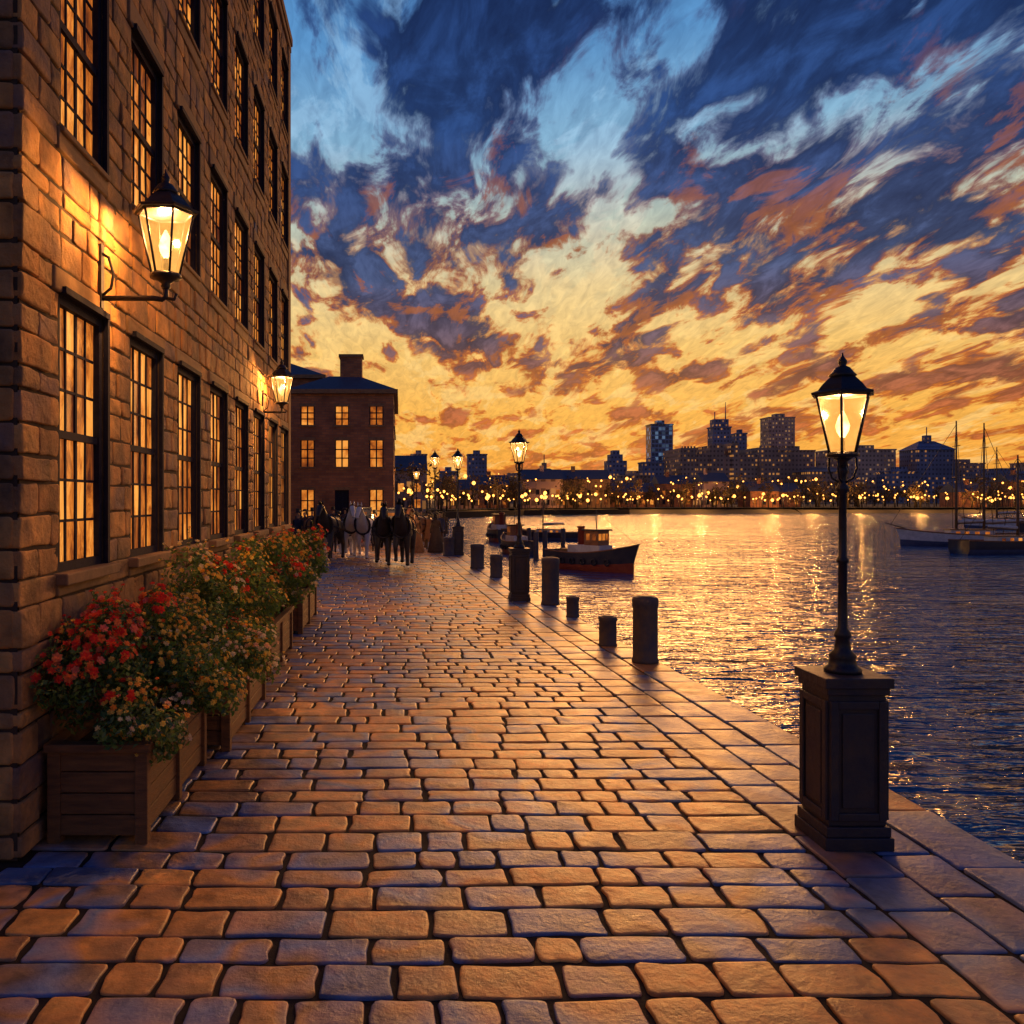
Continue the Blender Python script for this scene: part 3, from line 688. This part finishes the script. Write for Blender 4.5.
# ------------------------------------------------------------ boats
M['hull']=pmat('dark_hull_paint',[(.02,.025,.05),(.06,.05,.06)],scale=3,rough=.45)
M['hullred']=pmat('red_hull_paint',[(.25,.04,.02),(.38,.08,.03)],scale=3,rough=.5)
M['cabin']=pmat('cabin_paint',[(.22,.09,.04),(.4,.18,.08)],scale=3,rough=.5)
M['white']=pmat('white_paint',[(.55,.54,.56),(.8,.78,.78)],scale=3,rough=.6)
M['hullblue']=pmat('blue_boot_stripe',[(.05,.07,.16),(.10,.12,.22)],scale=3,rough=.5)
M['deck']=pmat('deck_wood',[(.14,.08,.045),(.24,.15,.08)],scale=4,rough=.7)
def hull(mb,L,B,fb,draft=.3,bowrise=.5,m_top=0,m_red=1,m_deck=3):
    ns=16; st=[]
    for i in range(ns+1):
        t=i/ns; b_=B/2*(1-max(0,(t-.45)/.55)**2.4)*(1-.25*max(0,(.3-t)/.3)**2); b_=max(b_,.03)
        sh=fb*(1+bowrise*max(0,t-.3)**2*2+.15*(1-t)**2); x=-L/2+L*t
        rake=.25*fb*t*t
        st.append([(x,-b_,sh,rake),(x,-b_*1.0,sh*.35,0),(x,-b_*.9,.08,0),(x,-b_*.6,-draft,0),(x,0,-draft*1.3,0),(x,b_*.6,-draft,0),(x,b_*.9,.08,0),(x,b_,sh*.35,0),(x,b_,sh,rake)])
    vs=[(p[0]+p[3]*1.5,p[1],p[2]) for s in st for p in s]; fs=[];ms=[]
    for i in range(ns):
        for k in range(8):
            fs.append((i*9+k,i*9+k+1,(i+1)*9+k+1,(i+1)*9+k)); ms.append(m_top if k in(0,7) else m_red)
    fs.append(tuple(range(9))); ms.append(m_top)
    mb.add(vs,fs,ms,True)
    dv=[];df=[]
    for s in st: dv+=[(s[0][0]+s[0][3]*1.5,s[0][1]*.96,s[0][2]-.16),(s[8][0]+s[8][3]*1.5,s[8][1]*.96,s[8][2]-.16)]
    for i in range(ns): df.append((2*i,2*i+1,2*i+3,2*i+2))
    mb.add(dv,df,m_deck)
    for side in (0,8): mb.tube([(s[side][0]+s[side][3]*1.5,s[side][1],s[side][2]) for s in st],.05,6,2)
MS=[M['hull'],M['hullred'],M['cabin'],M['deck'],M['white'],M['litfar'],M['iron'],M['rope'],M['hullblue']]
def tug(x,y,rz,sc):
    mb=MB(); hull(mb,7.,2.5,1.15,bowrise=.7)
    mb.box(-1.6,1.2,-.7,.7,1.0,1.75,4); mb.box(-.2,1.0,-.6,.6,1.75,2.75,2); mb.box(-.35,1.15,-.73,.73,2.75,2.87,0)
    for yy in (-.38,0,.38): mb.box(.99,1.01,yy-.14,yy+.14,2.1,2.55,5)
    for xx in (.15,.65): 
        for sy in (-.61,.60): mb.box(xx-.16,xx+.16,sy,sy+.01,2.1,2.55,5)
    mb.lathe(-.95,0,[(.26,1.75),(.24,2.9),(.28,2.92),(.28,3.05)],14,1)
    mb.tube([(.4,0,2.8),(.35,0,4.3)],.045,6,6,.02); mb.tube([(.36,0,4.1),(3.6,0,2.0)],.012,4,7); mb.tube([(.36,0,4.1),(-3.3,0,1.5)],.012,4,7)
    mb.tube([(.36,-.45,3.5),(.36,.45,3.5)],.02,4,6)
    for i in range(6):
        xx=-2.5+i*.9; 
        for sy in (-1,1):
            t=(xx+3.5)/7; b_=1.25*(1-max(0,(t-.45)/.55)**2.4)+.06
            mb.tube([(xx+.2*cos(a),sy*b_,.65+.2*sin(a)) for a in [k*pi/4 for k in range(9)]],.06,6,6)
    mb.box(-2.7,-1.9,-.3,.3,1.0,1.4,3)
    mb.xf((x,y,WATER),rz,sc); mb.obj('tugboat',MS)
def sailboat(x,y,rz,sc,masts,white=False,nm='sailboat'):
    mb=MB(); hull(mb,9,2.5,.85,bowrise=.6,m_top=4 if white else 0,m_red=8)
    mb.box(-1.8,1.2,-.6,.6,.75,1.25,4); mb.box(-1.9,1.3,-.68,.68,1.25,1.31,2)
    for xx in (-1.3,-.6,.1,.7): mb.box(xx-.15,xx+.15,-.615,-.60,.9,1.12,5); mb.box(xx-.15,xx+.15,.6,.615,.9,1.12,5)
    for mx,mh in masts:
        mb.tube([(mx,0,.7),(mx,0,mh)],.11,8,3,.05)
        mb.tube([(mx,0,1.7),(mx-2.6,0,1.85)],.05,6,3); mb.tube([(mx-.1,0,1.85),(mx-1.3,0,1.93),(mx-2.5,0,1.98)],.13,8,4,.07)
        for q in (.55,.8): mb.tube([(mx,-.7,mh*q),(mx,.7,mh*q)],.03,5,3)
        for sy in (-1,1): mb.tube([(mx,0,mh*.97),(mx,sy*.7,mh*.55),(mx-.2,sy*1.15,.85)],.02,4,7)
    m0,mL=masts[0],masts[-1]
    mb.tube([(m0[0],0,m0[1]*.97),(5.2,0,1.6)],.02,4,7); mb.tube([(mL[0],0,mL[1]*.97),(-4.4,0,1.0)],.02,4,7)
    mb.tube([(4.2,0,1.35),(5.6,0,1.75)],.06,6,3,.03)
    mb.xf((x,y,WATER),rz,sc); mb.obj(nm,MS)
def at(px,py,z=WATER):
    d=(H-z)*F/(py-VY); return (px-VX)/F*d,d
x,y=at(592,570); tug(x,y,radians(-52),.76)
x,y=at(522,556); tug(x,y+3,radians(100),.7)
x,y=at(548,540); sailboat(x,y,radians(150),.8,[(.6,4.5)])
x,y=at(500,541); tug(x,y,radians(95),.85)
x,y=at(965,546); sailboat(x,y,radians(168),1.05,[(.6,9.6),(-1.3,9.4)],True)
x,y=at(1012,553); sailboat(x,y,radians(10),.95,[(.5,7.2)],False)
x,y=at(1005,529); sailboat(x,y,radians(175),1.1,[(.9,9.5)],True)
x,y=at(1090,540); sailboat(x,y,radians(160),1.2,[(1.2,9.5),(-1.8,7.5)])
pm=MB()
for px,py in ((536,560),(545,556),(529,552),(516,548),(563,553)):
    x,y=at(px,py); pm.lathe(x,y,[(.17,-3),(.16,.35),(.13,.42)],10)
pm.obj('mooring_piles',[M['bollard']])

# ------------------------------------------------------------ people and horses
def skinmesh(joints,edges,root=0,sub=1):
    me=bpy.data.meshes.new('sk'); me.from_pydata([j[0] for j in joints],edges,[]); ob=bpy.data.objects.new('sk',me); scene.collection.objects.link(ob)
    ob.modifiers.new('s','SKIN'); sb=ob.modifiers.new('u','SUBSURF'); sb.levels=sub; sb.render_levels=sub
    sv=me.skin_vertices[0].data
    for i,j in enumerate(joints):
        r=j[1]; sv[i].radius=(r,r) if not isinstance(r,tuple) else r; sv[i].use_root=(i==root)
    dg=bpy.context.evaluated_depsgraph_get(); ev=ob.evaluated_get(dg).to_mesh()
    v=[tuple(p.co) for p in ev.vertices]; f=[tuple(p.vertices) for p in ev.polygons]
    ob.evaluated_get(dg).to_mesh_clear(); bpy.data.objects.remove(ob); bpy.data.meshes.remove(me)
    return v,f
def horse_geo(ph):
    def leg(sx,front,off,lift):
        if front: return [((sx*.15,.50,.98),.145),((sx*.17,.55+off*.5,.74),.11),((sx*.17,.60+off,.50+lift),.075),((sx*.17,.56+off*1.3-(.1 if lift else 0),.17+lift*1.2),.055),((sx*.17,.61+off*1.4-(.12 if lift else 0),.045+lift*1.1),.07)]
        return [((sx*.15,-.58,1.08),.22),((sx*.18,-.48+off*.5,.84),.16),((sx*.18,-.84+off,.56+lift*.6),.082),((sx*.18,-.80+off*1.3,.18+lift),.056),((sx*.18,-.73+off*1.4,.045+lift*.9),.072)]
    J=[((0,-.62,1.28),.32),((0,-.25,1.24),.34),((0,.15,1.18),.36),((0,.52,1.20),.33),((0,.78,1.42),.21),((0,.98,1.68),.145),((0,1.10,1.90),.11),((0,1.24,1.80),.11),((0,1.38,1.62),.08),((0,1.46,1.50),.07)]
    E=[(i,i+1) for i in range(9)]
    for sx,fr,off,li in ((-1,True,.12*ph,0),(1,True,-.05*ph,.12*abs(ph)),(-1,False,-.10*ph,0),(1,False,.12*ph,0)):
        L=leg(sx,fr,off,li); o=len(J); J+=L; E.append((3 if fr else 0,o)); E+=[(o+i,o+i+1) for i in range(4)]
    o=len(J); J+=[((0,-.92,1.40),.05),((0,-1.05,1.12),.09),((0,-1.06,.8),.09),((0,-1.03,.5),.04)]; E+=[(0,o),(o,o+1),(o+1,o+2),(o+2,o+3)]
    return skinmesh(J,E,0,2)
def horse(x,y,rz,coat,mane,ph=1.,sc=1.):
    v,f=horse_geo(ph); mb=MB()
    ms=[]
    for q in f:
        c=[sum(v[i][k] for i in q)/len(q) for k in range(3)]
        ms.append(1 if (c[1]<-.96 and .4<c[2]<1.4) or c[2]<.1 or (c[1]>1.42 and c[2]<1.53) else 0)
    mb.add(v,f,ms,True)
    for sx in (-1,1):
        mb.lathe(sx*.065,1.10,[(.03,1.95),(.035,2.0),(.004,2.11)],6,0)
        mb.lathe(sx*.095,1.22,[(.005,1.81),(.022,1.83),(.005,1.86)],6,1)
    for i in range(34):
        t=i/33; py=.68+.44*t; pz=1.52+.50*t
        for s in (-1,1):
            mb.add([(0,py-.03,pz),(0,py+.04,pz+.03),(s*.14,py-.02+U(-.03,.03),pz-.24),(s*.13,py-.07,pz-.22)],[(0,1,2,3)],1)
    def hoop(cy,cz,ry,rz_,tilt,r=.028,mat=2):
        mb.tube([(ry*cos(a),cy+tilt*sin(a),cz+rz_*sin(a)) for a in [k*pi/8 for k in range(17)]],r,6,mat)
    hoop(.72,1.28,.28,.36,.12,.045); hoop(.18,1.18,.35,.37,0); hoop(-.45,1.25,.33,.35,0,.02)
    for s in (-1,1):
        mb.tube([(s*.28,.68,1.2),(s*.37,.15,1.15),(s*.36,-.5,1.05),(s*.38,-1.2,.95)],.016,5,2)
        mb.tube([(s*.07,1.42,1.58),(s*.11,1.15,1.86),(0,1.08,2.0)],.012,5,2)
    ob=mb.obj('carriage_horse',[coat,mane,M['iron']]); ob.location=(x,y,0.005); ob.rotation_euler=(0,0,rz); ob.scale=(sc,)*3
M['blackcoat']=pmat('black_horse_coat',[(.02,.018,.022),(.05,.042,.042)],scale=4,rough=.5,rvar=.1)
M['browncoat']=pmat('bay_horse_coat',[(.14,.055,.022),(.24,.10,.04)],scale=4,rough=.5,rvar=.1)
M['greycoat']=pmat('grey_horse_coat',[(.6,.56,.52),(.85,.80,.74)],scale=3,rough=.6,rvar=.1)
M['mane']=pmat('dark_mane',[(.01,.008,.008),(.02,.016,.014)],scale=9,rough=.6)
M['greymane']=pmat('grey_mane',[(.35,.32,.3),(.5,.46,.42)],scale=9,rough=.6)
cl=[(.025,.03,.06),(.12,.05,.03),(.05,.06,.11),(.07,.045,.03),(.18,.09,.05),(.035,.03,.035),(.25,.16,.10),(.22,.03,.03)]
CM=[pmat('wool_cloth',[tuple(k*.7 for k in c),tuple(k*1.3 for k in c)],scale=9,rough=.9,rvar=.05) for c in cl]
M['hair']=pmat('hair',[(.02,.012,.008),(.05,.03,.02)],scale=12)
def person(x,y,rz,ci,kind,step=1.,h=1.):
    s=.13*step
    J=[((0,0,.97),(.15,.11)),((0,0,1.16),(.13,.10)),((0,0,1.36),(.17,.12)),((0,0,1.47),(.075,.075)),((0,.015,1.55),.055),((0,.03,1.62),(.075,.085)),((0,.03,1.72),(.07,.08))]
    E=[(0,1),(1,2),(2,3),(3,4),(4,5),(5,6)]
    for sx in (-1,1):
        o=len(J); k=sx*s
        J+=[((sx*.175,0,1.42),.062),((sx*.225,-.03-k*.5,1.14),.045),((sx*.22,.06-k*1.2,.92),.034),((sx*.215,.09-k*1.3,.82),.032)]
        E+=[(2,o),(o,o+1),(o+1,o+2),(o+2,o+3)]
        o=len(J); J+=[((sx*.09,0,.88),.09),((sx*.10,.05+k,.50),.06),((sx*.10,-.03+k*1.8,.11),.042),((sx*.10,.10+k*1.8,.045),.04)]
        E+=[(0,o),(o,o+1),(o+1,o+2),(o+2,o+3)]
    v,f=skinmesh(J,E,0,1); mb=MB(); ms=[]
    for q in f:
        c=[sum(v[i][k] for i in q)/len(q) for k in range(3)]
        m=0
        if c[2]>1.50: m=1 if not (c[1]<.0 or c[2]>1.74) else 2
        if abs(c[0])>.16 and c[2]<.89: m=1
        if c[2]<.14: m=4
        if m==0 and c[2]<.86: m=3
        ms.append(m)
    mb.add(v,f,ms,True)
    mb.add([(-.012,.105,1.64),(.012,.105,1.64),(.014,.13,1.615),(-.014,.13,1.615),(0,.105,1.61)],[(0,1,2,3),(3,2,4)],1)
    if kind=='coat':
        mb.lathe(0,0,[(.17,1.12),(.19,.95),(.235,.72),(.27,.52)],14,0,cap=False)
        mb.lathe(0,.02,[(.17,1.745),(.165,1.76),(.1,1.765),(.095,1.90),(.10,1.93),(.03,1.935)],14,4)
    elif kind=='cap':
        mb.lathe(0,0,[(.165,1.12),(.19,.92),(.20,.80)],14,0,cap=False)
        mb.lathe(0,.04,[(.11,1.74),(.13,1.77),(.10,1.82),(.03,1.84)],12,4)
    else:
        mb.lathe(0,0,[(.13,1.14),(.20,.95),(.28,.6),(.36,.2),(.39,.03)],18,0,cap=False)
        mb.lathe(0,.0,[(.18,1.74),(.17,1.76),(.11,1.78),(.09,1.84),(.02,1.86)],12,4)
        mb.lathe(0,-.09,[(.02,1.58),(.06,1.63),(.06,1.69),(.02,1.74)],10,2)
    nm={'coat':'man_in_long_coat','cap':'man_in_cap','skirt':'woman_in_long_dress'}[kind]
    mb.xf((x,y,0.0),rz,h); mb.obj(nm,[CM[ci],M['skin'],M['hair'],CM[(ci+2)%8],M['mane']])
def g(px,py): d=H*F/(py-VY); return (px-VX)/F*d,d
hs=[(382,568,183,'black',1,1.12),(404,569,172,'black',-1,1.16),(366,561,168,'grey',1,1.1),(347,559,190,'grey',-1,1.12),(328,563,168,'black',1,1.15),(423,551,150,'bay',1,1.05),(310,556,200,'bay',-1,1.05)]
for px,py,r,c,ph,sc in hs:
    x,y=g(px,py); co,mn={'black':(M['blackcoat'],M['mane']),'bay':(M['browncoat'],M['mane']),'grey':(M['greycoat'],M['greymane'])}[c]
    horse(x,y+1.2,radians(r),co,mn,ph,sc)
random.seed(5)
ppl=[(298,553,0,'coat'),(305,549,1,'skirt'),(318,552,2,'coat'),(338,553,3,'cap'),(357,554,7,'coat'),(375,552,0,'coat'),(416,553,4,'skirt'),(429,550,1,'coat'),(436,553,3,'skirt'),
(440,547,2,'cap'),(412,545,3,'coat'),(400,543,7,'skirt'),(370,544,0,'coat'),(333,543,5,'coat'),(345,541,1,'cap'),(312,543,6,'coat'),(421,541,0,'coat'),(444,543,3,'coat'),(390,541,2,'cap'),(428,542,4,'skirt'),(299,543,2,'cap'),(360,541,3,'skirt'),(406,541,5,'coat')]
for px,py,c,k in ppl:
    x,y=g(px,py); person(x,y,radians(random.choice([0,180,170,10,200,-30,150])),c,k,random.choice([-1,1,.5]),U(.98,1.06))
def carriage(x,y,rz):
    e=empty('horse_carriage',(x,y,0)); mb=MB()
    prof=[(-.95,1.0),(-.6,.72),(.6,.72),(.95,1.0),(1.0,1.55),(.9,2.05),(.7,2.15),(-.7,2.15),(-.9,2.05),(-1.0,1.55)]
    n=len(prof); vs=[(-.58,a,b_) for a,b_ in prof]+[(.58,a,b_) for a,b_ in prof]
    mb.add(vs,[tuple(range(n))[::-1],tuple(range(n,2*n))]+[(i,(i+1)%n,n+(i+1)%n,n+i) for i in range(n)],0)
    mb.box(-.6,.6,-.8,.8,2.152,2.20,1); mb.box(-.5,.5,1.02,1.5,1.25,1.4,1); mb.box(-.5,.5,.97,1.03,1.4,1.8,1); mb.box(-.5,.5,1.5,1.9,.9,.96,1)
    mb.box(-.35,.35,.93,.985,1.5,1.95,2)
    for s in (-1,1):
        mb.box(s*.585-.004,s*.585+.004,-.35,.35,1.5,1.95,2)
        for wy,wr in ((-1.05,.62),(1.35,.48)):
            X=s*.74
            mb.tube([(X,wy+wr*cos(a),wr+.01+wr*.97*sin(a)) for a in [k*pi/12 for k in range(25)]],.035,6,1)
            for k in range(10):
                a=k*pi/5; mb.tube([(X,wy,wr),(X,wy+wr*cos(a),wr+wr*sin(a)*.97)],.018,4,3)
            mb.tube([(X-s*.1,wy,wr),(X+s*.08,wy,wr)],.07,8,1)
            if s==1: mb.tube([(-X,wy,wr),(X,wy,wr)],.035,6,1)
        mb.box(s*.68-.05,s*.68+.05,.87,.97,1.6,1.8,4)
        mb.tube([(s*.35,1.4,.7),(s*.4,3.6,.95)],.03,5,3)
    mb.box(-.3,.3,-1.2,1.5,.62,.70,1)
    mb.xf((x,y,0),rz,.92); mb.obj('carriage_body_and_wheels',[CM[0],M['iron'],M['litfar'],M['cabin'],M['flame']],e)
    point('horse_fill_light',(x,y-2.2,2.0),120,e,(1,.5,.18),.08)  # light added ahead of the carriage to brighten the dark horses
x,y=g(393,556); carriage(x,y+4.4,pi)
x,y=g(357,551); carriage(x,y+4.4,pi)

# ------------------------------------------------------------ sky
w=bpy.data.worlds.new("World"); scene.world=w; w.use_nodes=True; w.node_tree.nodes.clear(); t=NT(w.node_tree)
gd=t.node('ShaderNodeTexCoord').outputs['Generated']
s=t.node('ShaderNodeSeparateXYZ'); t.l.new(gd,s.inputs[0]); dx,dy,dz=s.outputs
zc=t.math('MAXIMUM',dz,0.0)
den=t.math('ADD',zc,.17)
cv=t.node('ShaderNodeCombineXYZ'); t.l.new(t.math('DIVIDE',dx,den),cv.inputs[0]); t.l.new(t.math('DIVIDE',dy,den),cv.inputs[1])
P=cv.outputs[0]
nA=t.noise(t.mapping(P,loc=(.3,1.1,0),rot=(0,0,radians(16)),scale=(1.0,.48,1)),3.3,4,.55,.3)
nB=t.noise(t.mapping(P,loc=(4.3,2.1,0),rot=(0,0,radians(24)),scale=(1.0,.42,1)),9.5,6,.6,.5)
nC=t.noise(t.mapping(P,loc=(9.6,5.2,0),scale=(1,.6,1)),.9,2,.5)
nE=t.noise(t.mapping(P,loc=(2,8,0),rot=(0,0,radians(32)),scale=(1,.3,1)),34,3,.6,.8)
dens=t.math('ADD',t.math('MULTIPLY',nA,.50),t.math('ADD',t.math('MULTIPLY',nB,.40),t.math('MULTIPLY',nC,.14)))
dens=t.math('ADD',dens,t.math('MULTIPLY',nE,.07))
# heavier cloud bank toward the right and overhead
cov=t.ramp(zc,[(0,(.01,)*3),(.05,(.035,)*3),(.10,(.045,)*3),(.16,(.065,)*3),(.22,(.075,)*3),(.3,(.065,)*3),(.4,(.075,)*3),(.48,(.115,)*3),(1,(.15,)*3)])
dens=t.math('ADD',dens,t.math('ADD',cov,t.math('MULTIPLY',t.smooth(dx,.0,.6),.012)))
clear=t.ramp(zc,[(0,(.76,.27,.035)),(.04,(.88,.37,.05)),(.10,(.93,.46,.08)),(.17,(.90,.55,.16)),(.24,(.76,.60,.30)),(.31,(.46,.54,.47)),(.38,(.22,.42,.60)),(.47,(.10,.29,.58)),(.6,(.04,.15,.40)),(1,(.015,.06,.22))])
edgec=t.ramp(zc,[(0,(.62,.14,.015)),(.12,(.64,.16,.018)),(.2,(.54,.14,.03)),(.28,(.32,.12,.06)),(.36,(.12,.15,.26)),(.5,(.045,.13,.33)),(1,(.01,.04,.14))])
cloud=t.ramp(zc,[(0,(.40,.10,.018)),(.08,(.32,.08,.022)),(.13,(.20,.065,.035)),(.18,(.085,.052,.07)),(.25,(.035,.05,.115)),(.4,(.012,.036,.125)),(.55,(.007,.022,.09)),(1,(.004,.014,.05))])
cloud=t.mix(1,cloud,t.ramp(nB,[(.35,(.6,.6,.68)),(.52,(1.15,1.15,1.15)),(.62,(2.0,2.0,1.9))]),'MULTIPLY')
c=t.mix(t.smooth(dens,.590,.635),clear,edgec)
c=t.mix(t.smooth(dens,.615,.665),c,cloud)
nD=t.noise(t.mapping(P,loc=(1.7,7.7,0),rot=(0,0,radians(27)),scale=(1.0,.40,1)),7,6,.62,.6)
rim=t.math('MULTIPLY',t.smooth(nD,.56,.63),t.smooth(dens,.58,.64))
rim=t.math('MULTIPLY',rim,t.smooth(zc,.50,.22))
c=t.mix(t.math('MULTIPLY',rim,.75),c,(.38,.11,.028))
wis=t.math('MULTIPLY',t.smooth(nD,.50,.42),t.smooth(dens,.68,.58))
c=t.mix(t.math('MULTIPLY',wis,.45),c,t.mix(t.smooth(zc,.42,.2),(.34,.58,.82),(.98,.66,.24)))
c=t.mix(1,c,t.ramp(nE,[(.3,(.80,.80,.83)),(.7,(1.18,1.16,1.13))]),'MULTIPLY')
f=t.smooth(dy,-.5,.6)
c=t.mix(1,c,t.mix(f,(.40,.56,1.0),(1,1,1)),'MULTIPLY')
sky=t.node('ShaderNodeTexSky',sky_type='NISHITA'); sky.sun_disc=False; sky.sun_elevation=radians(5); sky.sun_rotation=radians(16)
bg=t.node('ShaderNodeBackground'); t.l.new(c,bg.inputs[0]); bg.inputs[1].default_value=1.0
bg2=t.node('ShaderNodeBackground'); t.l.new(sky.outputs[0],bg2.inputs[0]); bg2.inputs[1].default_value=.0015
ad=t.node('ShaderNodeAddShader'); t.l.new(bg.outputs[0],ad.inputs[0]); t.l.new(bg2.outputs[0],ad.inputs[1])
o=t.node('ShaderNodeOutputWorld'); t.l.new(ad.outputs[0],o.inputs[0])
w.cycles.sampling_method='MANUAL'; w.cycles.sample_map_resolution=512

sl=bpy.data.lights.new('sun','SUN'); sl.energy=1.3; sl.color=(1,.42,.11); sl.angle=radians(20); sl.specular_factor=.08
so=bpy.data.objects.new('sun',sl); scene.collection.objects.link(so)
el,az=radians(11),radians(16)
D=Vector((sin(az)*cos(el),cos(az)*cos(el),sin(el))); so.rotation_euler=D.to_track_quat('Z','Y').to_euler()

cam=bpy.data.cameras.new('camera'); co=bpy.data.objects.new('camera',cam); scene.collection.objects.link(co)
co.location=(0,0,H); co.rotation_euler=(radians(90),0,0)
cam.sensor_width=36; cam.lens=36*F/1024; cam.shift_x=(512-VX)/1024; cam.shift_y=-(512-VY)/1024
cam.clip_start=.05; cam.clip_end=12000; scene.camera=co
scene.view_settings.view_transform='Standard'; scene.view_settings.look='None'; scene.view_settings.exposure=0
